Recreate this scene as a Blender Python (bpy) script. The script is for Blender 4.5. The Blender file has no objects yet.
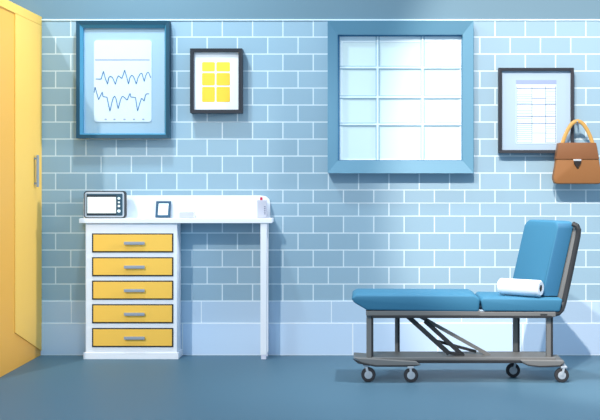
import bpy, bmesh, math, random
from mathutils import Vector, Matrix

sc = bpy.context.scene
COL = sc.collection
D = 9.0            # camera distance from the back wall (m)
F = 1125.0         # focal length in pixels (photo 600 wide): 125 px = 1 m at the wall
CX, CY = 364.0, 178.0
CAMZ = 177.0 / 125.0

def S(d): return F / (D - d)
def X(px, d=0.0): return (px - CX) / S(d)
def Z(py, d=0.0): return CAMZ - (py - CY) / S(d)
def P(px, py, d=0.0): return Vector((X(px, d), -d, Z(py, d)))

def lin(c):
    c = c / 255.0
    return c / 12.92 if c <= 0.04045 else ((c + 0.055) / 1.055) ** 2.4
def rgb(r, g, b): return (lin(r), lin(g), lin(b), 1.0)

# ------------------------------------------------------------------ materials
def mat(name, col, rough=0.6, metal=0.0, spec=0.3, emit=0.0, var=0.03, coat=0.0, scale=6.0):
    m = bpy.data.materials.new(name); m.use_nodes = True
    nt = m.node_tree; b = nt.nodes['Principled BSDF']
    b.inputs['Roughness'].default_value = rough
    b.inputs['Metallic'].default_value = metal
    b.inputs['Specular IOR Level'].default_value = spec
    b.inputs['Coat Weight'].default_value = coat
    tc = nt.nodes.new('ShaderNodeTexCoord')
    n = nt.nodes.new('ShaderNodeTexNoise'); n.inputs['Scale'].default_value = scale
    n.inputs['Detail'].default_value = 3
    nt.links.new(tc.outputs['Object'], n.inputs['Vector'])
    mx = nt.nodes.new('ShaderNodeMix'); mx.data_type = 'RGBA'
    nt.links.new(n.outputs['Fac'], mx.inputs['Factor'])
    mx.inputs['A'].default_value = tuple(c * (1 - var) for c in col[:3]) + (1,)
    mx.inputs['B'].default_value = tuple(min(1, c * (1 + var)) for c in col[:3]) + (1,)
    nt.links.new(mx.outputs['Result'], b.inputs['Base Color'])
    if emit:
        nt.links.new(mx.outputs['Result'], b.inputs['Emission Color'])
        b.inputs['Emission Strength'].default_value = emit
    return m

def glass_mat(name, tint=(0.9, 0.96, 1.0, 1)):
    m = bpy.data.materials.new(name); m.use_nodes = True
    nt = m.node_tree; nt.nodes.clear()
    out = nt.nodes.new('ShaderNodeOutputMaterial')
    t = nt.nodes.new('ShaderNodeBsdfTransparent'); t.inputs['Color'].default_value = tint
    g = nt.nodes.new('ShaderNodeBsdfGlossy'); g.inputs['Roughness'].default_value = 0.08
    lw = nt.nodes.new('ShaderNodeLayerWeight'); lw.inputs['Blend'].default_value = 0.12
    mx = nt.nodes.new('ShaderNodeMixShader')
    nt.links.new(lw.outputs['Facing'], mx.inputs['Fac'])
    nt.links.new(t.outputs[0], mx.inputs[1]); nt.links.new(g.outputs[0], mx.inputs[2])
    nt.links.new(mx.outputs[0], out.inputs['Surface'])
    return m

def tile_mat(name, c1, c2, mortar, width, row, msize, mapping, xoff=0.0, rough=0.45, bump=0.25, offset=0.5):
    """mapping: list of (z0, z1, rows) giving a piecewise row count with height."""
    m = bpy.data.materials.new(name); m.use_nodes = True
    nt = m.node_tree; b = nt.nodes['Principled BSDF']
    b.inputs['Roughness'].default_value = rough
    b.inputs['Specular IOR Level'].default_value = 0.25
    tc = nt.nodes.new('ShaderNodeTexCoord')
    sp = nt.nodes.new('ShaderNodeSeparateXYZ'); nt.links.new(tc.outputs['Object'], sp.inputs[0])
    acc = None
    for z0, z1, rows in mapping:
        r = nt.nodes.new('ShaderNodeMapRange'); r.clamp = True
        r.inputs['From Min'].default_value = z0; r.inputs['From Max'].default_value = z1
        r.inputs['To Min'].default_value = 0; r.inputs['To Max'].default_value = rows * row
        nt.links.new(sp.outputs['Z'], r.inputs['Value'])
        if acc is None: acc = r.outputs[0]
        else:
            a = nt.nodes.new('ShaderNodeMath'); a.operation = 'ADD'
            nt.links.new(acc, a.inputs[0]); nt.links.new(r.outputs[0], a.inputs[1]); acc = a.outputs[0]
    xo = nt.nodes.new('ShaderNodeMath'); xo.operation = 'ADD'; xo.inputs[1].default_value = xoff
    nt.links.new(sp.outputs['X'], xo.inputs[0])
    cb = nt.nodes.new('ShaderNodeCombineXYZ')
    nt.links.new(xo.outputs[0], cb.inputs['X']); nt.links.new(acc, cb.inputs['Y'])
    br = nt.nodes.new('ShaderNodeTexBrick')
    nt.links.new(cb.outputs[0], br.inputs['Vector'])
    br.offset = offset; br.offset_frequency = 2; br.squash = 1.0
    br.inputs['Color1'].default_value = c1; br.inputs['Color2'].default_value = c2
    br.inputs['Mortar'].default_value = mortar
    br.inputs['Scale'].default_value = 1.0
    br.inputs['Mortar Size'].default_value = msize
    br.inputs['Mortar Smooth'].default_value = 0.1
    br.inputs['Bias'].default_value = 0.0
    br.inputs['Brick Width'].default_value = width
    br.inputs['Row Height'].default_value = row
    nt.links.new(br.outputs['Color'], b.inputs['Base Color'])
    if bump:
        iv = nt.nodes.new('ShaderNodeMath'); iv.operation = 'SUBTRACT'; iv.inputs[0].default_value = 1.0
        nt.links.new(br.outputs['Fac'], iv.inputs[1])
        bp = nt.nodes.new('ShaderNodeBump'); bp.inputs['Strength'].default_value = bump
        bp.inputs['Distance'].default_value = 0.002
        nt.links.new(iv.outputs[0], bp.inputs['Height']); nt.links.new(bp.outputs[0], b.inputs['Normal'])
    return m

M = {}
M['tile'] = tile_mat('wall_tile', rgb(147, 175, 193), rgb(154, 182, 200), rgb(214, 228, 236), 0.2424, 0.136, 0.0048,
                     [(Z(301), Z(216), 5), (Z(216), Z(190), 2), (Z(190), Z(20), 10)], xoff=-X(192) + 0.2424 * 20 + 0.1212)
M['base_hi'] = tile_mat('skirting_course', rgb(184, 206, 228), rgb(188, 209, 230), rgb(228, 238, 248), 0.52, 0.176, 0.004,
                        [(Z(323), Z(301), 1)], xoff=5.2, bump=0.1)
M['base_lo'] = tile_mat('skirting_tile', rgb(196, 216, 240), rgb(199, 219, 242), rgb(236, 243, 250), 0.68, 0.256, 0.005,
                        [(Z(355), Z(323), 1)], xoff=6.8 - 0.25, bump=0.1)
M['band'] = mat('blue_wall_paint', rgb(108, 136, 152), 0.8, var=0.02, scale=2)
M['floor'] = mat('blue_vinyl_floor', rgb(78, 110, 130), 0.5, var=0.03, scale=1.2, spec=0.2)
M['yellow'] = mat('yellow_lacquer', rgb(255, 202, 98), 0.5, var=0.015)
M['amber'] = mat('yellow_lacquer_shaded', rgb(243, 178, 78), 0.5, var=0.02)  # darker copy of the yellow: shade on the cupboard put into the colour
M['drawer'] = mat('yellow_drawer_lacquer', rgb(252, 196, 84), 0.5, var=0.04, scale=3)
M['white'] = mat('white_laminate', rgb(240, 241, 248), 0.5, var=0.01)
M['offwhite'] = mat('pale_lavender_card', rgb(222, 222, 238), 0.6, var=0.01)
M['lilac'] = mat('pale_lilac_plastic', rgb(192, 192, 206), 0.6, var=0.01)
M['outline'] = mat('dark_gasket', rgb(42, 42, 46), 0.6)
M['grey'] = mat('brushed_grey_metal', rgb(150, 158, 170), 0.5, 0.0)
M['frame_dark'] = mat('dark_teal_wood', rgb(32, 74, 96), 0.5)
M['frame_mid'] = mat('mid_teal_wood', rgb(66, 136, 170), 0.5)
M['backing'] = mat('pale_blue_mount', rgb(186, 206, 220), 0.7, var=0.02, scale=2)
M['paper'] = mat('white_paper', rgb(240, 244, 252), 0.7, var=0.01)
M['trace'] = mat('blue_ink', rgb(66, 118, 168), 0.6)
M['greyink'] = mat('grey_ink', rgb(118, 126, 148), 0.6)
M['rule'] = mat('lavender_ink', rgb(176, 178, 204), 0.6)
M['header'] = mat('lavender_header', rgb(168, 172, 204), 0.6)
M['black'] = mat('charcoal_frame', rgb(46, 48, 56), 0.5)
M['sun_print'] = mat('yellow_print', rgb(255, 205, 66), 0.6)
M['sun_light'] = mat('light_yellow_print', rgb(255, 226, 70), 0.6)
M['winframe'] = mat('window_blue_paint', rgb(97, 143, 168), 0.5, var=0.02)
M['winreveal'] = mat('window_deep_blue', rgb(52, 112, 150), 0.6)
M['muntin'] = mat('white_window_bar', rgb(226, 242, 250), 0.5, var=0.01)
M['bar_edge'] = mat('pale_blue_bar_edge', rgb(150, 186, 204), 0.5, var=0.01)
M['pane'] = mat('daylight_glow_glass', rgb(196, 216, 221), 0.3, spec=0.2, emit=0.22, var=0.03, scale=1.2)  # the pane's own glow stands in for daylight outside
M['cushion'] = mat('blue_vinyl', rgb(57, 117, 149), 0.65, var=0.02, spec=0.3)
M['cushion_side_shade'] = mat('blue_vinyl_shaded', rgb(46, 104, 140), 0.6, var=0.02)  # darker blue for the backrest's side, shading put into the colour
M['steel'] = mat('grey_painted_steel', rgb(116, 116, 116), 0.5, 0.0)
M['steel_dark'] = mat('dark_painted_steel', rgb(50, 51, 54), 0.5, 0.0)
M['rubber'] = mat('dark_rubber', rgb(54, 54, 58), 0.8)
M['hub'] = mat('pale_grey_plastic', rgb(170, 178, 188), 0.4)
M['leather'] = mat('brown_leather', rgb(150, 100, 58), 0.55, var=0.05, scale=9)
M['leather_dk'] = mat('dark_brown_leather', rgb(132, 86, 54), 0.55, var=0.05, scale=9)
M['strap'] = mat('tan_strap', rgb(196, 152, 84), 0.5)
M['clasp_dk'] = mat('dark_clasp', rgb(44, 36, 34), 0.4)
M['silver'] = mat('silver', rgb(214, 216, 220), 0.3, 0.5)
M['screen'] = mat('white_screen', rgb(240, 250, 252), 0.2, emit=0.15, var=0.01)
M['casing'] = mat('light_grey_casing', rgb(196, 200, 208), 0.5)
M['panel'] = mat('dark_slate_panel', rgb(58, 84, 100), 0.4)
M['tablet'] = mat('slate_blue_bezel', rgb(40, 80, 108), 0.5)
M['red'] = mat('red_plastic', rgb(200, 44, 74), 0.4)
M['glass'] = glass_mat('clear_glass')

# ------------------------------------------------------------------ geometry helpers
def link(name, bm, m, parent=None, smooth=False):
    me = bpy.data.meshes.new(name)
    bmesh.ops.recalc_face_normals(bm, faces=bm.faces[:])
    bm.to_mesh(me); bm.free()
    o = bpy.data.objects.new(name, me); COL.objects.link(o)
    for mm in (m if isinstance(m, (list, tuple)) else [m]): me.materials.append(mm)
    if parent is not None:
        o.parent = parent
        pt = Vector((0, 0, 0)); q = parent
        while q is not None: pt += q.location; q = q.parent
        o.location = -pt
    if smooth:
        for p in me.polygons: p.use_smooth = True
        try: me.set_sharp_from_angle(angle=math.radians(35))
        except Exception: pass
    return o

def bevel(bm, r, seg=2, edges=None):
    if r > 0:
        bmesh.ops.bevel(bm, geom=edges or bm.edges[:], offset=r, segments=seg, profile=0.5, affect='EDGES', clamp_overlap=True)

def add_box(bm, x0, x1, y0, y1, z0, z1, r=0.0, seg=2):
    t = bmesh.new()
    bmesh.ops.create_cube(t, size=1.0, matrix=Matrix.Translation(((x0 + x1) / 2, (y0 + y1) / 2, (z0 + z1) / 2)) @
                          Matrix.Diagonal((abs(x1 - x0), abs(y1 - y0), abs(z1 - z0), 1)))
    bevel(t, r, seg)
    merge(bm, t)

def merge(bm, t):
    me = bpy.data.meshes.new('tmp'); t.to_mesh(me); t.free()
    bm.from_mesh(me); bpy.data.meshes.remove(me)

def rect(bm, px0, py0, px1, py1, df, db, r=0.0, seg=2):
    """box whose front face (depth df from the wall) fills that photo rectangle"""
    add_box(bm, X(px0, df), X(px1, df), -df, -db, Z(py1, df), Z(py0, df), r, seg)

def prism(bm, pts, df, db, r=0.0, seg=2, corner=0):
    """photo polygon at depth df, extruded straight back to depth db"""
    t = bmesh.new()
    w = [P(px, py, df) for px, py in pts]
    a = [t.verts.new((v.x, -df, v.z)) for v in w]
    b = [t.verts.new((v.x, -db, v.z)) for v in w]
    n = len(w)
    f1 = t.faces.new(a); t.faces.new(b[::-1])
    for i in range(n): t.faces.new((a[i], b[i], b[(i + 1) % n], a[(i + 1) % n]))
    bmesh.ops.recalc_face_normals(t, faces=t.faces[:])
    bevel(t, r, seg)
    merge(bm, t)

def sheet(bm, px0, py0, px1, py1, d):
    bm.faces.new([bm.verts.new(P(a, b, d)) for a, b in ((px0, py1), (px1, py1), (px1, py0), (px0, py0))])

def rrect_pts(x0, y0, x1, y1, r, n=5):
    pts = []
    for cx, cy, a0 in ((x1 - r, y0 + r, -90), (x1 - r, y1 - r, 0), (x0 + r, y1 - r, 90), (x0 + r, y0 + r, 180)):
        for k in range(n + 1):
            a = math.radians(a0 + 90 * k / n); pts.append((cx + r * math.cos(a), cy + r * math.sin(a)))
    return pts

def tube(bm, pts, r, n=10, flat=1.0):
    """swept tube through world points; flat scales the y half-width"""
    pts = [Vector(p) for p in pts]
    rings = []
    for i, p in enumerate(pts):
        if i == 0: t = pts[1] - p
        elif i == len(pts) - 1: t = p - pts[-2]
        else: t = (pts[i + 1] - p).normalized() + (p - pts[i - 1]).normalized()
        t.normalize()
        ref = Vector((0, 1, 0)) if abs(t.y) < 0.9 else Vector((1, 0, 0))
        u = ref.cross(t).normalized(); v = t.cross(u).normalized()
        rings.append([bm.verts.new(p + (u * math.cos(2 * math.pi * k / n) + v * flat * math.sin(2 * math.pi * k / n)) * r) for k in range(n)])
    for a, b in zip(rings, rings[1:]):
        for k in range(n): bm.faces.new((a[k], a[(k + 1) % n], b[(k + 1) % n], b[k]))
    bm.faces.new(rings[0][::-1]); bm.faces.new(rings[-1])

def bar(bm, a, b, w, dep):
    """flat bar between two world points, w tall in the xz plane, dep deep in y"""
    a = Vector(a); b = Vector(b); t = (b - a).normalized()
    u = Vector((0, 1, 0)); n = t.cross(u).normalized(); u = n.cross(t).normalized()
    vs = []
    for p in (a, b):
        vs.append([bm.verts.new(p + n * (w / 2) * i + u * (dep / 2) * j) for i, j in ((-1, -1), (1, -1), (1, 1), (-1, 1))])
    for k in range(4): bm.faces.new((vs[0][k], vs[0][(k + 1) % 4], vs[1][(k + 1) % 4], vs[1][k]))
    bm.faces.new(vs[0][::-1]); bm.faces.new(vs[1])

def disc_y(bm, c, r, y0, y1, n=28, bev=0.0):
    """cylinder with its axis along y"""
    t = bmesh.new()
    bmesh.ops.create_cone(t, cap_ends=True, segments=n, radius1=r, radius2=r, depth=abs(y1 - y0),
                          matrix=Matrix.Translation((c[0], (y0 + y1) / 2, c[1])) @ Matrix.Rotation(math.pi / 2, 4, 'X'))
    if bev:
        es = [e for e in t.edges if len(e.link_faces) == 2 and any(len(f.verts) > 4 for f in e.link_faces)]
        bevel(t, bev, 3, es)
    merge(bm, t)

def frame_ring(bm, outer, inner, dfo, dfi, db):
    """mitred frame: outer rect edge at depth dfo, inner rect edge at depth dfi, back at db (rects measured at the front)"""
    ox0, oy0, ox1, oy1 = outer; ix0, iy0, ix1, iy1 = inner
    oc = [(ox0, oy0), (ox1, oy0), (ox1, oy1), (ox0, oy1)]; ic = [(ix0, iy0), (ix1, iy0), (ix1, iy1), (ix0, iy1)]
    of = [bm.verts.new(P(a, b, dfo)) for a, b in oc]; nf = [bm.verts.new(P(a, b, dfi)) for a, b in ic]
    ob = [bm.verts.new((v.co.x, -db, v.co.z)) for v in of]; nb = [bm.verts.new((v.co.x, -db, v.co.z)) for v in nf]
    for k in range(4):
        j = (k + 1) % 4
        bm.faces.new((of[k], of[j], nf[j], nf[k])); bm.faces.new((ob[k], ob[j], of[j], of[k]))
        bm.faces.new((nf[k], nf[j], nb[j], nb[k])); bm.faces.new((nb[k], nb[j], ob[j], ob[k]))

def thing(name, label, cat, loc, group=None):
    o = bpy.data.objects.new(name, None); COL.objects.link(o); o.location = loc
    o.empty_display_size = 0.1
    tag(o, label, cat, group); return o
def tag(o, label, cat, group=None):
    o['label'] = label; o['category'] = cat
    if group: o['group'] = group
def struct(o): o['kind'] = 'structure'; return o
B = bmesh.new

# ------------------------------------------------------------------ room shell
bm = B(); add_box(bm, -3.3, 4.2, 0.0, 0.12, 0.0, Z(20)); struct(link('wall_back', bm, M['tile']))
bm = B(); add_box(bm, -3.3, 4.2, 0.0, 0.12, Z(20), 3.15); struct(link('wall_upper', bm, M['band']))
bm = B(); add_box(bm, -3.3, 4.2, -0.008, 0.0, Z(20.6), Z(19.4)); struct(link('trim_1', bm, M['muntin']))
bm = B(); add_box(bm, -3.3, 4.2, -0.006, 0.0, Z(323), Z(301)); struct(link('trim_2', bm, M['base_hi']))
bm = B(); add_box(bm, -3.3, 4.2, -0.010, 0.0, 0.0, Z(323)); struct(link('baseboard_back', bm, M['base_lo']))
bm = B(); add_box(bm, -3.42, -3.3, -2.0, 0.12, 0.0, 3.15); struct(link('wall_left', bm, M['band']))
bm = B(); add_box(bm, -3.42, 4.2, -8.8, 0.12, -0.1, 0.0); struct(link('floor', bm, M['floor']))

# ------------------------------------------------------------------ window
W = bpy.data.objects.new('window_1', None); COL.objects.link(W); W.location = P(401, 173, 0); struct(W)
bm = B(); frame_ring(bm, (327.6, 20.6, 473.6, 173.2), (337.6, 34.6, 462.6, 160.6), 0.1, 0.07, 0.0)
link('window_frame', bm, M['winframe'], W)
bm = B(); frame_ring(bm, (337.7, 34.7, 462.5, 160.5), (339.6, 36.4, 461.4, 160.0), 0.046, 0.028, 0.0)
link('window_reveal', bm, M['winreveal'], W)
bm = B(); rect(bm, 338.2, 35.2, 462, 160.2, 0.012, 0.002); link('window_pane', bm, M['pane'], W)
bm = B()
for x in (377.6, 422.6): rect(bm, x - 1.9, 35.5, x + 1.9, 160.2, 0.02, 0.012)
for y in (67.6, 97.2, 124.4): rect(bm, 338.4, y - 1.8, 462, y + 1.8, 0.0195, 0.012)
link('window_bar_backing', bm, M['bar_edge'], W)
bm = B()
for x in (377.6, 422.6): rect(bm, x - 0.95, 35.5, x + 0.95, 160.2, 0.025, 0.012, 0.002)
for y in (67.6, 97.2, 124.4): rect(bm, 338.4, y - 0.9, 462, y + 0.9, 0.0245, 0.012, 0.002)
link('window_bar', bm, M['muntin'], W)
bm = B(); frame_ring(bm, (339, 36, 461.6, 160.2), (342.5, 42.5, 459.5, 159.0), 0.020, 0.016, 0.012)
link('window_sash', bm, M['muntin'], W)

# ------------------------------------------------------------------ yellow cupboard (left)
XR = X(42)                       # its right-hand side, the one seen
CF = 1.14                        # how far it reaches into the room
ztop = Z(17)
C = thing('cupboard', 'tall yellow cupboard with its shaded part in amber, cut by the left edge of the photo', 'cupboard', (XR - 0.35, -CF / 2, 0))
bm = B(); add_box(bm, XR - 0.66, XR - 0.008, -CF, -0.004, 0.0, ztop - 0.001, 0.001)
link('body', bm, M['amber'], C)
bm = B(); add_box(bm, XR - 0.03, XR, -CF, -0.004, ztop - 0.07, ztop, 0.002); link('top_rail', bm, M['yellow'], C)
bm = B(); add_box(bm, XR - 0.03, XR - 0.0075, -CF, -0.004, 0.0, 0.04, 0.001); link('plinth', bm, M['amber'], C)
DS = D - (CX - 42) * D / (CX - 15.3)      # depth of the door seam seen at px 15
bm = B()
yz = [(-0.006, Z(350.6)), (-DS, Z(332.6, DS)), (-DS, ztop - 0.072), (-0.006, ztop - 0.072)]  # slanted lower edge follows the shade line, amber below stands for shade
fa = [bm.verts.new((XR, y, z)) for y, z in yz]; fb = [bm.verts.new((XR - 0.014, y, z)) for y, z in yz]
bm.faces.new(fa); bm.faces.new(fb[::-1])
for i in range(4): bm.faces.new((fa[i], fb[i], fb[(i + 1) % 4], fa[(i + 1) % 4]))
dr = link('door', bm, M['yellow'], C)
hx = D - (CX - 42) * D / (CX - 34.5)
bm = B()
zh0, zh1 = Z(187, hx), Z(155, hx)
for z in (zh0 + 0.02, zh1 - 0.035): add_box(bm, XR, XR + 0.025, -hx - 0.008, -hx + 0.008, z, z + 0.015)
add_box(bm, XR + 0.018, XR + 0.032, -hx - 0.018, -hx + 0.018, zh0, zh1, 0.004)
link('handle', bm, M['grey'], dr)
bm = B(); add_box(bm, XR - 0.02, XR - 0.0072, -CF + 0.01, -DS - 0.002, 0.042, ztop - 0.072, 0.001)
d2 = link('door', bm, M['amber'], C); d2['label'] = 'left door in amber for shade, set back from the yellow one'

# ------------------------------------------------------------------ framed ECG chart
E = thing('picture_frame', 'large teal picture frame holding a heart trace chart with two jagged lines', 'picture frame', P(122, 138, 0))
bm = B(); frame_ring(bm, (76, 20.6, 169, 138.2), (79.6, 24.4, 165.8, 134.6), 0.09, 0.086, 0.0); link('frame', bm, M['frame_dark'], E)
bm = B(); frame_ring(bm, (79.6, 24.4, 165.8, 134.6), (83.4, 28.0, 164.6, 133.4), 0.083, 0.065, 0.0); link('inner_frame', bm, M['frame_mid'], E)
bm = B(); rect(bm, 83.0, 27.6, 165, 133.8, 0.048, 0.002); link('backing', bm, M['backing'], E)
bm = B(); prism(bm, rrect_pts(94, 40, 151.6, 121.8, 3), 0.054, 0.048)
nf = len(bm.faces)
prism(bm, [(95, 59.2), (149.6, 59.2), (149.6, 60.6), (95, 60.6)], 0.0546, 0.0538)
for a in (78, 117, 161, 203, 244):
    px, py = 88 + a * 72 / 318.0, 35 + 373 * 95 / 420.0
    prism(bm, rrect_pts(px - 1.2, py - 0.8, px + 1.2, py + 0.8, 0.7, 3), 0.0546, 0.0538)
bm.faces.ensure_lookup_table()
for f in bm.faces[nf:]: f.material_index = 1
ch = link('chart_paper', bm, [M['paper'], M['rule']], E)
def ink(name, pts, w, m, parent, d=0.0552):
    bm = B()
    vs = [P(a, b, d) for a, b in pts]
    for a, b in zip(vs, vs[1:]): bar(bm, a, b, w / 125.0, 0.0012)
    return link(name, bm, m, parent)
def crop(pts): return [(88 + a * 72 / 318.0, 35 + b * 95 / 420.0) for a, b in pts]
ink('heart_trace', crop([(34, 194), (58, 195), (68, 160), (76, 190), (86, 217), (92, 188), (98, 182), (106, 186), (112, 196), (121, 218), (128, 192), (134, 180), (142, 186), (150, 192), (162, 155), (172, 190), (179, 217), (185, 188), (192, 178), (200, 182), (206, 196), (213, 217), (221, 188), (230, 172), (238, 168), (248, 205), (254, 182), (262, 165), (268, 166), (277, 190)]), 0.75, M['trace'], ch)
ink('heart_trace', crop([(27, 255), (31, 230), (40, 262), (47, 286), (56, 266), (63, 252), (66, 272), (84, 275), (90, 305), (97, 337), (105, 300), (112, 276), (118, 270), (124, 282), (133, 326), (143, 288), (150, 272), (156, 272), (163, 278), (173, 288), (180, 270), (186, 258), (189, 274), (210, 276), (214, 306), (219, 336), (228, 304), (236, 280), (242, 284), (248, 292), (253, 268), (258, 260), (270, 260)]), 0.75, M['trace'], ch)
bm = B(); sheet(bm, 83.2, 27.8, 164.8, 133.6, 0.066); link('glass', bm, M['glass'], E)

# ------------------------------------------------------------------ small framed yellow print
G = thing('picture_frame', 'small black picture frame with a print of six yellow squares on white', 'picture frame', P(216, 113, 0))
bm = B(); frame_ring(bm, (190, 48.4, 242, 113), (193.6, 52, 238.4, 109.6), 0.09, 0.088, 0.0); link('frame', bm, M['black'], G)
bm = B(); rect(bm, 193.2, 51.6, 238.8, 110, 0.064, 0.004); mt = link('mount', bm, M['paper'], G)
bm = B(); bl = B()
def cell(b, x0, y0, x1, y1): prism(b, rrect_pts(x0, y0, x1, y1, 1.2, 3), 0.0655, 0.063)
for x0, x1 in ((202, 214.9), (216.3, 230)):
    cell(bl, x0, 62, x1, 71.4)
    cell(bm, x0, 72.9, x1, 85.4); cell(bm, x0, 86.8, x1, 102)
link('print', bm, M['sun_print'], mt); link('print_top_row', bl, M['sun_light'], mt)

# ------------------------------------------------------------------ framed document
T = thing('picture_frame', 'thin black frame holding a ruled table document, hung right of the window', 'picture frame', P(536, 153, 0))
bm = B(); frame_ring(bm, (499, 67.8, 574, 153), (502, 70.8, 571, 150), 0.08, 0.078, 0.0); link('frame', bm, M['black'], T)
bm = B(); rect(bm, 501.6, 70.4, 571.4, 150.4, 0.054, 0.004); mt = link('mount', bm, mat('ice_blue_mount', rgb(190, 200, 212), 0.7, var=0.01), T)
bm = B(); rect(bm, 516, 80, 556.4, 143.6, 0.057, 0.054); dc = link('document', bm, M['paper'], mt)
bm = B(); rect(bm, 516, 80, 556.4, 84.4, 0.0576, 0.0565); link('header_band', bm, M['header'], dc)
bm = B()
def doc(a, b): return (505 + a / 6.0, 78 + b / 6.0)
def hl(x0, x1, y, w=0.55):
    p = doc(x0, y); q = doc(x1, y); rect(bm, p[0], p[1] - w / 2, q[0], p[1] + w / 2, 0.0578, 0.0565)
for y in (62, 160, 230, 272): hl(70, 305, y, 0.7)
hl(165, 242, 122, 0.7); hl(165, 242, 330, 0.5)
for y in (78, 100, 112, 122, 142, 152, 180, 196, 212, 244, 258, 284, 296, 308, 320, 332, 344, 356, 370, 386): hl(72, 160, y, 0.35)
for y in (80, 96, 112, 122, 140, 154, 180, 200, 214, 246, 258, 290, 304, 318, 332, 348, 364, 386): hl(246, 305, y, 0.3)
for x in (71, 162, 244, 304):
    p = doc(x, 50); q = doc(x, 388); rect(bm, p[0] - 0.25, p[1], p[0] + 0.25, q[1], 0.0578, 0.0565)
link('table_lines', bm, M['greyink'], dc)
bm = B(); sheet(bm, 501.8, 70.6, 571.2, 150.2, 0.066); link('glass', bm, M['glass'], T)

# ------------------------------------------------------------------ handbag and its hook
hk = B()
tube(hk, [P(577.4, 122.6, 0.0), P(577.4, 122.8, 0.05), P(577.4, 122.8, 0.15), P(577.4, 121.4, 0.16)], 0.006, 8)
disc_y(hk, (X(577.4), Z(122.6)), 0.016, -0.008, 0.0)
o = link('wall_hook', hk, M['grey']); tag(o, 'small metal wall hook behind the top of the brown bag handle', 'hook')
o.data.transform(Matrix.Translation(-P(577.4, 122.6, 0))); o.location = P(577.4, 122.6, 0)
H = thing('handbag', 'brown leather handbag with tan loop handle hanging beside the document frame', 'handbag', P(577, 183, 0.14))
bm = B(); prism(bm, [(559.4, 143), (596, 143), (602.6, 178), (601.6, 182.6), (599, 184), (557, 184), (554.4, 182.6), (553.6, 178)], 0.19, 0.095, 0.012, 3)
link('body', bm, M['leather'], H, True)
bm = B(); prism(bm, [(559.0, 142.6), (596.4, 142.6), (599.6, 159.6), (556, 159.6)], 0.197, 0.091, 0.008, 3)
fl = link('flap', bm, M['leather_dk'], H, True)
bm = B(); prism(bm, [(573.8, 160.2), (581.2, 160.2), (581.0, 163.0), (578.2, 167.8), (576.8, 167.8), (574.0, 163.0)], 0.205, 0.193, 0.003)
cl = link('clasp', bm, M['clasp_dk'], fl)
bm = B(); rect(bm, 573.6, 159.2, 581.4, 161.0, 0.208, 0.195, 0.002); link('clasp_plate', bm, M['silver'], cl)
bm = B()
arch = [(561.6, 146), (563.2, 141), (565.2, 135.4), (568.2, 129), (571.4, 124.2), (574.4, 121.8), (577.4, 121), (580.4, 121.8), (583.6, 124.4), (587, 129.4), (590, 135.8), (592, 141.4), (593.4, 146)]
tube(bm, [P(a, b, 0.143) for a, b in arch], 0.0155, 10, 0.7)
link('hanging_strap', bm, M['strap'], H, True)

# ------------------------------------------------------------------ desk
TD = 0.23
K = thing('desk', 'narrow white desk with low upstand along the wall and a square leg', 'desk', (X(175, TD), -TD / 2, 0))
ZT = Z(218.6, TD)
bm = B(); rect(bm, 79, 218.6, 271.4, 223.2, TD, 0.012, 0.003); link('tabletop', bm, M['white'], K)
bm = B(); prism(bm, [(83.4, 218.6), (83.4, 199), (84.4, 196.6), (86.6, 195.4), (260, 195.4), (266, 196.4), (269, 199), (270, 203), (270, 218.6)], 0.032, 0.012, 0.002)
link('upstand', bm, M['white'], K)
for df, db in ((TD - 0.01, TD - 0.05), (0.07, 0.03)):
    bm = B(); s = S(TD - 0.01)
    add_box(bm, X(260.4, TD - .01), X(266.6, TD - .01), -df, -db, 0.035, Z(223, TD) + 0.001, 0.002)
    lg = link('leg', bm, M['white'], K)
    bm = B(); add_box(bm, X(261, TD - .01), X(266, TD - .01), -df + 0.004, -db - 0.004, 0.0, 0.036, 0.002); link('foot', bm, M['offwhite'], lg)

# ------------------------------------------------------------------ drawer cabinet
CD = TD - 0.02
N = thing('drawer_cabinet', 'white cabinet with five yellow drawers under the left end of the desk', 'cabinet', (X(132, CD), -CD / 2, 0))
zb = 0.05
x0, x1 = X(85.6, CD), X(177, CD)
bm = B(); add_box(bm, x0, x1, -CD, -0.03, zb, Z(223.3, TD) - 0.001, 0.002); link('body', bm, M['white'], N)
bm = B(); add_box(bm, X(83.4, CD), X(178.6, CD), -CD - 0.008, -0.026, 0.0, zb + 0.002, 0.003); link('plinth', bm, M['white'], N)
# drawers, evenly spread down the front
ROWS = [(233.4, 252.4), (257.2, 276), (280.6, 299.6), (304.2, 323), (328, 347)]
first = None
for y0, y1 in ROWS:
    if first is None:
        bm = B(); rect(bm, 92, y0, 173.2, y1, CD + 0.006, CD - 0.004); dr = link('drawer', bm, M['outline'], N)
        bm = B(); rect(bm, 93.3, y0 + 1.25, 171.9, y1 - 1.25, CD + 0.012, CD + 0.002, 0.001); fr = link('drawer_front', bm, M['drawer'], dr)
        bm = B(); rect(bm, 123.8, y0 + 8.4, 144.4, y0 + 11.4, CD + 0.034, CD + 0.022, 0.003)
        for xx in (127, 140.4): rect(bm, xx, y0 + 9.2, xx + 1.2, y0 + 10.6, CD + 0.024, CD + 0.01)
        hd = link('handle', bm, M['grey'], dr)
        first = (dr, fr, hd, y0)
    else:
        dz = -(y0 - first[3]) / S(CD)
        c = first[0].copy(); COL.objects.link(c); c.parent = N; c.location.z += dz
        for k in first[1:3]:
            q = k.copy(); COL.objects.link(q); q.parent = c

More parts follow.
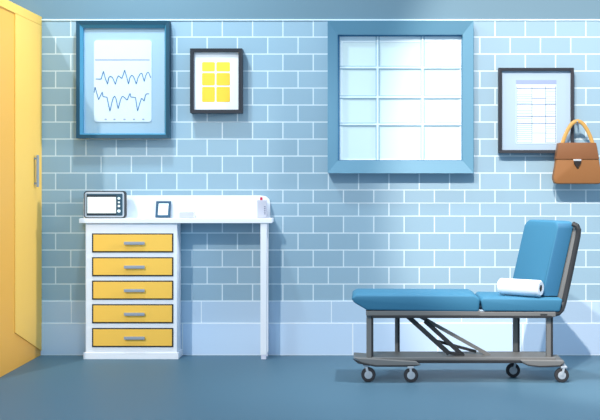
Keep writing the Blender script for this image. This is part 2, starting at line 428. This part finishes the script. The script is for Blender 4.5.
# ------------------------------------------------------------------ things on the desk
def zrect(bm, px0, px1, py0, py1, df, db, r=0, seg=2): rect(bm, px0, py0, px1, py1, df, db, r, seg)
md = 0.19
yb = CY + (CAMZ - ZT) * S(md) - 0.2
V = thing('monitor', 'boxy grey monitor with white screen and four round buttons on the desk', 'monitor', (X(104.5, md), -md + 0.03, ZT))
bm = B(); prism(bm, rrect_pts(83.8, 191, 125, yb, 3.2), md - 0.004, md - 0.07); link('casing', bm, M['outline'], V)
bm = B(); prism(bm, rrect_pts(84.7, 191.9, 124.1, yb - 0.9, 2.6), md, md - 0.01); link('bezel', bm, M['casing'], V)
bm = B(); prism(bm, rrect_pts(86.6, 193.8, 122.4, yb - 2.6, 0.8), md + 0.004, md - 0.006); pn = link('panel', bm, M['panel'], V)
bm = B(); rect(bm, 87, 195.4, 116.4, 214.8, md + 0.0055, md); link('screen_surround', bm, M['outline'], pn)
bm = B(); rect(bm, 87.4, 197, 116, 213.2, md + 0.007, md); link('screen', bm, M['screen'], pn)
for y, r in ((198.4, 1.35), (202.3, 1.0), (206, 1.25), (211, 1.6)):
    bm = B(); disc_y(bm, (X(119.1, md), Z(y, md)), r / S(md), -md - 0.009, -md, 16); link('button', bm, M['screen'], pn)

# small tablet leaning on the upstand
def lean(bm, px0, py0, px1, py1, d0, d1, thick):
    """slab whose face goes from depth d0 at the bottom to d1 at the top"""
    a = [P(px0 - 0.5, py1, d0), P(px1 - 0.9, py1, d0), P(px1, py0, d1), P(px0 + 0.5, py0, d1)]
    n = (a[1] - a[0]).cross(a[3] - a[0]).normalized()
    if n.y > 0: n = -n
    t = bmesh.new()
    f = [t.verts.new(p) for p in a]; b = [t.verts.new(p - n * thick) for p in a]
    t.faces.new(f); t.faces.new(b[::-1])
    for i in range(4): t.faces.new((f[i], b[i], b[(i + 1) % 4], f[(i + 1) % 4]))
    bmesh.ops.recalc_face_normals(t, faces=t.faces[:]); bevel(t, 0.003, 2); merge(bm, t)
U = thing('tablet', 'small tablet with slate blue bezel leaning on the white desk upstand', 'tablet', P(163, 217.6, 0.09))
tb0 = CY + (CAMZ - ZT) * S(0.09) - 0.5
bm = B(); lean(bm, 155.6, 201, 171, tb0, 0.09, 0.052, 0.012); link('casing', bm, M['tablet'], U)
bm = B(); lean(bm, 158.2, 203.4, 168.6, tb0 - 2.4, 0.0866, 0.0595, 0.006); link('screen', bm, M['screen'], U)

pb = CY + (CAMZ - ZT) * S(0.14) - 0.15
bm = B(); rect(bm, 179.2, 212.4, 194, pb, 0.14, 0.06, 0.003)
o = link('card_box', bm, M['lilac']); tag(o, 'low pale card box lying on the white desk right of the tablet', 'box')
c = P(186.6, pb, 0.1); o.data.transform(Matrix.Translation(-c)); o.location = c

pb = CY + (CAMZ - ZT) * S(0.13) - 0.15
Q = thing('soap_dispenser', 'white upright dispenser with red cap at the right end of the desk', 'dispenser', (X(261.8, 0.13), -0.1, ZT))
bm = B(); rect(bm, 257.2, 200.2, 266.2, pb, 0.13, 0.06, 0.004); bd = link('body', bm, M['lilac'], Q)
bm = B(); rect(bm, 260, 197.2, 262.4, 200.4, 0.11, 0.085, 0.003); link('cap', bm, M['red'], Q)
bm = B()
for y in (206.2, 208, 209.8, 211.6, 213.4): rect(bm, 264, y, 265.6, y + 1.0, 0.1306, 0.128)
link('printed_marks', bm, M['greyink'], bd)

# ------------------------------------------------------------------ examination couch
FR = 1.20
A = thing('examination_couch', 'blue padded examination couch with raised backrest on a grey wheeled frame', 'examination couch', (X(460, 1.05), -1.0, 0))
bm = B(); prism(bm, [(367, 310.4), (479, 312), (480.4, 299), (474, 295), (356, 294.6), (351, 298), (353.4, 302.4)], FR, 0.76, 0.016, 3)
link('seat_cushion', bm, M['cushion'], A, True)
bm = B(); prism(bm, [(483, 311.4), (560, 312), (563, 299), (483, 297.8), (480.6, 301)], FR, 0.76, 0.014, 3)
link('seat_cushion', bm, M['cushion'], A, True)
# backrest: rounded slab, its plane turned a little to the room
zs = Z(297.8, FR) + 0.001
d_r, d_f = 0.74, 1.08
p_br = P(509, 0, d_r); p_bf = P(542, 0, d_f)
z_t = Z(219.4, d_r)
lean_x = 0.118
def back_slab(name, w0, w1, h0, h1, t0, t1, rc, m, bev):
    """slab in the backrest's own frame: w across (0 rear..1 front), h height m, t thickness m towards the head end"""
    wl = math.hypot(p_bf.x - p_br.x, d_f - d_r)
    t = bmesh.new()
    # rounded top corners only
    pts = [(w0 * wl, h0), (w1 * wl, h0)]
    for cx, a0 in ((w1 * wl - rc, 0), (w0 * wl + rc, 90)):
        for k in range(7):
            a = math.radians(a0 + 15 * k); pts.append((cx + rc * math.cos(a), h1 - rc + rc * math.sin(a)))
    a = [t.verts.new((p[0], t0, p[1])) for p in pts]; b = [t.verts.new((p[0], t1, p[1])) for p in pts]
    t.faces.new(a); t.faces.new(b[::-1]); n = len(pts)
    for i in range(n): t.faces.new((a[i], b[i], b[(i + 1) % n], a[(i + 1) % n]))
    bmesh.ops.recalc_face_normals(t, faces=t.faces[:])
    es = [e for e in t.edges if abs(e.verts[0].co.y - e.verts[1].co.y) < 1e-6]
    bevel(t, bev, 3, es)
    H = z_t - zs
    t.normal_update()
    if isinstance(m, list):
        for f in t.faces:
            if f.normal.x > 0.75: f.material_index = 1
    for v in t.verts:
        f = v.co.x / wl; h = v.co.z; th = v.co.y
        v.co = Vector((p_br.x + (p_bf.x - p_br.x) * f + lean_x * h / H + th, -(d_r + (d_f - d_r) * f), zs + h))
    bm = B(); merge(bm, t)
    return link(name, bm, m, A, True)
back_slab('backrest', 0.0, 1.0, 0.0, z_t - zs, 0.0, 0.118, 0.055, [M['cushion'], M['cushion_side_shade']], 0.016)
back_slab('backrest_panel', 0.04, 1.06, -0.09, z_t - zs - 0.02, 0.121, 0.15, 0.045, M['steel'], 0.006)
# rails
R_ = []
bm = B()
add_box(bm, X(366, FR), X(481, FR), -FR + 0.006, -FR + 0.05, Z(316, FR), Z(311, FR), 0.006)
add_box(bm, X(480, FR), X(556, FR), -FR + 0.002, -FR + 0.05, Z(317, FR), Z(312, FR), 0.006)
add_box(bm, X(366, FR), X(556, FR), -0.82, -0.78, Z(316, FR), Z(311, FR), 0.006)
add_box(bm, X(366, FR), X(366, FR) + 0.04, -FR + 0.02, -0.79, Z(316, FR), Z(311, FR), 0.006)
link('seat_frame', bm, M['steel'], A)
bm = B()
add_box(bm, X(372, FR), X(552, FR), -FR + 0.001, -FR + 0.044, Z(318.2, FR), Z(315.6, FR), 0.003)
link('lower_rail', bm, M['steel_dark'], A)
bm = B()
du = 1.12
pth = [P(540, 314.5, FR - .02), P(553, 314.4, FR - .02), P(558.4, 313, FR - .03), P(561.8, 309.4, FR - .05), P(563.8, 303, du), P(569, 280, du), P(574, 256, du), P(578, 236, du), P(578.6, 230, du), P(577, 226, du), P(573, 224, du - .02)]
tube(bm, pth, 0.019, 10); link('back_tube', bm, M['steel_dark'], A, True)
# legs
LEG = [(366.4, 373, FR - 0.04), (395, 399.4, 0.93), (513.4, 519.4, 0.93), (546.6, 552.6, FR - 0.04)]
zbase = Z(358, 1.15)
for a, b, d in LEG:
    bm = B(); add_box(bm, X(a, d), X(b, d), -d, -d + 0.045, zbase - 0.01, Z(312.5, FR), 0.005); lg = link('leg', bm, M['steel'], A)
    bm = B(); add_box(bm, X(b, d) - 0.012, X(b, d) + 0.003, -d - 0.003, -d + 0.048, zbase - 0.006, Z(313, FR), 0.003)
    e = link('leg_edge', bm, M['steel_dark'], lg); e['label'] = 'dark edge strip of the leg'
# base
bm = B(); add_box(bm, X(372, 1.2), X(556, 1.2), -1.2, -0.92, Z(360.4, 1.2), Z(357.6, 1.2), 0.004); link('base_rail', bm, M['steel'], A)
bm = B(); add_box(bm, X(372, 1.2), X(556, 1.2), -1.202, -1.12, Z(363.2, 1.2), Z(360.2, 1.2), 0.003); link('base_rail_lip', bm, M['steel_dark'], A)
bm = B(); prism(bm, [(353, 357.6), (416, 361.4), (420.4, 365), (412, 366.4), (376, 366), (361, 362.6)], 1.22, 0.98, 0.006); link('foot_plate', bm, M['steel'], A)
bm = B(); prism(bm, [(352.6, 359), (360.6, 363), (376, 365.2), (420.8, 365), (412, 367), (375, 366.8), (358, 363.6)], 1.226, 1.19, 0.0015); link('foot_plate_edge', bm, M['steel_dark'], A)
bm = B(); prism(bm, [(520, 360), (564, 360.6), (564.6, 363), (560, 366), (540, 366.6), (530, 365.6), (523, 363)], 1.22, 0.95, 0.006); link('foot_plate', bm, M['steel'], A)
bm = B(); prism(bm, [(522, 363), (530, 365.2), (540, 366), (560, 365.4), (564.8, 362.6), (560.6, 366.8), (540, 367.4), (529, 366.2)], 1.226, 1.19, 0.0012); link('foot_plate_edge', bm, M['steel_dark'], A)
# crossed lifting struts
for (a, b, d, w, m) in ((( 407, 315.5), (449, 353.5), 1.12, 4.6, 'steel_dark'), ((418.5, 315.5), (490, 355.5), 1.06, 3.4, 'steel'),
                        ((425, 321), (463, 355.5), 1.09, 4.2, 'steel_dark'), ((437, 341), (476, 351.5), 1.03, 2.6, 'steel_dark'), ((447, 352), (464, 355.8), 1.11, 2.6, 'steel_dark')):
    bm = B(); bar(bm, P(a[0], a[1], d), P(b[0], b[1], d), w / S(d), 0.03); link('strut', bm, M[m], A)
# casters
def caster(px, d, gap_top, turn):
    r = 0.050; cz = r; cx = X(px, d)
    bm = B(); disc_y(bm, (cx, cz), r, -d - 0.016, -d + 0.016, 32, 0.006); cs = link('caster', bm, M['rubber'], A, True)
    bm = B(); disc_y(bm, (cx, cz), r * 0.56, -d - 0.019, -d + 0.019, 24, 0.003); link('hub', bm, M['hub'], cs, True)
    bm = B()
    for s in (-1, 1):
        bar(bm, (cx, -d + s * 0.023, cz), (cx + turn, -d + s * 0.023, gap_top - 0.012), 0.016, 0.006)
    add_box(bm, cx + turn - 0.022, cx + turn + 0.022, -d - 0.028, -d + 0.028, gap_top - 0.016, gap_top - 0.002, 0.003)
    add_box(bm, cx + turn - 0.012, cx + turn + 0.012, -d - 0.012, -d + 0.012, gap_top - 0.003, gap_top + 0.012, 0.002)
    link('fork', bm, M['hub'], cs)
zu = Z(366, 1.22)
caster(368.4, 1.18, zu + 0.008, -0.016); caster(411, 1.20, zu, -0.004); caster(513, 1.0, Z(363, 1.15), 0.016); caster(561.6, 1.20, zu, 0.012)

# paper roll on the couch
e1 = Vector((X(500, 0.98), -0.98, 0)); e2 = Vector((X(541, 1.155), -1.155, 0)); r = 0.056
ax = (e2 - e1).normalized(); L = (e2 - e1).length
zc = Z(297.2, FR) + r + 0.001
mid = (e1 + e2) / 2; mid.z = zc
RL = thing('paper_roll', 'white paper roll lying on the couch seat against the backrest', 'paper roll', (mid.x, mid.y, zc - r))
rot = Matrix.Translation(mid) @ Vector((0, 0, 1)).rotation_difference(ax).to_matrix().to_4x4()
bm = B(); t = bmesh.new()
prof = [(0.024, -L / 2), (r - 0.008, -L / 2), (r, -L / 2 + 0.008), (r, L / 2 - 0.008), (r - 0.008, L / 2), (0.024, L / 2)]
n = 36; rings = []
for rr, zz in prof: rings.append([t.verts.new((rr * math.cos(2 * math.pi * k / n), rr * math.sin(2 * math.pi * k / n), zz)) for k in range(n)])
for i in range(len(rings)):
    a, b = rings[i], rings[(i + 1) % len(rings)]
    for k in range(n): t.faces.new((a[k], a[(k + 1) % n], b[(k + 1) % n], b[k]))
t.transform(rot); merge(bm, t); link('roll', bm, M['paper'], RL, True)
bm = B(); t = bmesh.new(); bmesh.ops.create_cone(t, cap_ends=True, segments=24, radius1=0.0238, radius2=0.0238, depth=L - 0.004); t.transform(rot); merge(bm, t)
link('core', bm, M['outline'], RL)

# ------------------------------------------------------------------ light
w = bpy.data.worlds.new('room_air'); sc.world = w; w.use_nodes = True
bg = w.node_tree.nodes['Background']; bg.inputs['Color'].default_value = (0.72, 0.97, 1.2, 1); bg.inputs['Strength'].default_value = 0.80

KX, KZ = 0.44, 0.80
direction = Vector((KX, 1.0, -KZ)).normalized()
def aim(o, dirv): o.rotation_euler = dirv.to_track_quat('-Z', 'Y').to_euler()
l = bpy.data.lights.new('sun', 'SUN'); l.energy = 1.5; l.angle = math.radians(1.2); l.color = (1.0, 0.95, 0.86)
o = bpy.data.objects.new('sun', l); COL.objects.link(o); o.location = (-4, -6, 6); aim(o, direction)

tgt = Vector((2.9, 0, 1.3)); dist = 9.0
l = bpy.data.lights.new('beam_fill', 'SPOT'); l.energy = 3000; l.spot_size = math.radians(38); l.spot_blend = 0.3; l.shadow_soft_size = 0.06; l.color = (1, 0.88, 0.76)  # added spot, brightens the right part of the wall like a beam
o = bpy.data.objects.new('beam_fill', l); COL.objects.link(o); o.location = tgt - direction * dist; aim(o, direction)

l = bpy.data.lights.new('overhead_fill', 'AREA'); l.shape = 'RECTANGLE'; l.size = 0.2; l.size_y = 0.2; l.energy = 62; l.color = (0.76, 0.94, 1.0)  # added overhead light, throws the shade under the desk
o = bpy.data.objects.new('overhead_fill', l); COL.objects.link(o); o.location = (-1.75, -1.1, 4.2); aim(o, Vector((0, 0.22, -1)))
l = bpy.data.lights.new('overhead_fill', 'SPOT'); l.energy = 540; l.spot_size = math.radians(48); l.spot_blend = 0.9; l.shadow_soft_size = 0.04  # added overhead spot, gives the couch its shadow on the floor
o = bpy.data.objects.new('overhead_fill', l); COL.objects.link(o); o.location = (0.75, -1.35, 4.6); aim(o, Vector((0, 0, -1)))

l = bpy.data.lights.new('cool_fill', 'SPOT'); l.energy = 110; l.spot_size = math.radians(34); l.spot_blend = 0.8; l.shadow_soft_size = 0.3; l.color = (0.05, 0.55, 1.0)  # added bluish spot, cools the wall beside the cupboard
o = bpy.data.objects.new('cool_fill', l); COL.objects.link(o); o.location = (-1.3, -4.2, 2.2); aim(o, Vector((-1.05, 4.2, -1.3)))
l = bpy.data.lights.new('cupboard_fill', 'SPOT'); l.energy = 600; l.spot_size = math.radians(34); l.spot_blend = 0.6; l.shadow_soft_size = 0.3; l.color = (1, 0.98, 0.95)  # added spot, lights the cupboard side that the sun misses
o = bpy.data.objects.new('cupboard_fill', l); COL.objects.link(o); o.location = (2.9, -0.95, 2.4); aim(o, Vector((-5.5, 0.2, -1.0)))

sc.view_settings.view_transform = 'Standard'; sc.view_settings.look = 'None'
sc.view_settings.exposure = 0; sc.view_settings.gamma = 1

# ------------------------------------------------------------------ camera
cam = bpy.data.cameras.new('camera'); co = bpy.data.objects.new('camera', cam); COL.objects.link(co)
co.location = (0, -D, CAMZ); co.rotation_euler = (math.pi / 2, 0, 0)
cam.sensor_fit = 'HORIZONTAL'; cam.sensor_width = 36; cam.lens = 36 * F / 600.0
cam.shift_x = (300 - CX) / 600.0; cam.shift_y = -(210 - CY) / 600.0
sc.camera = co
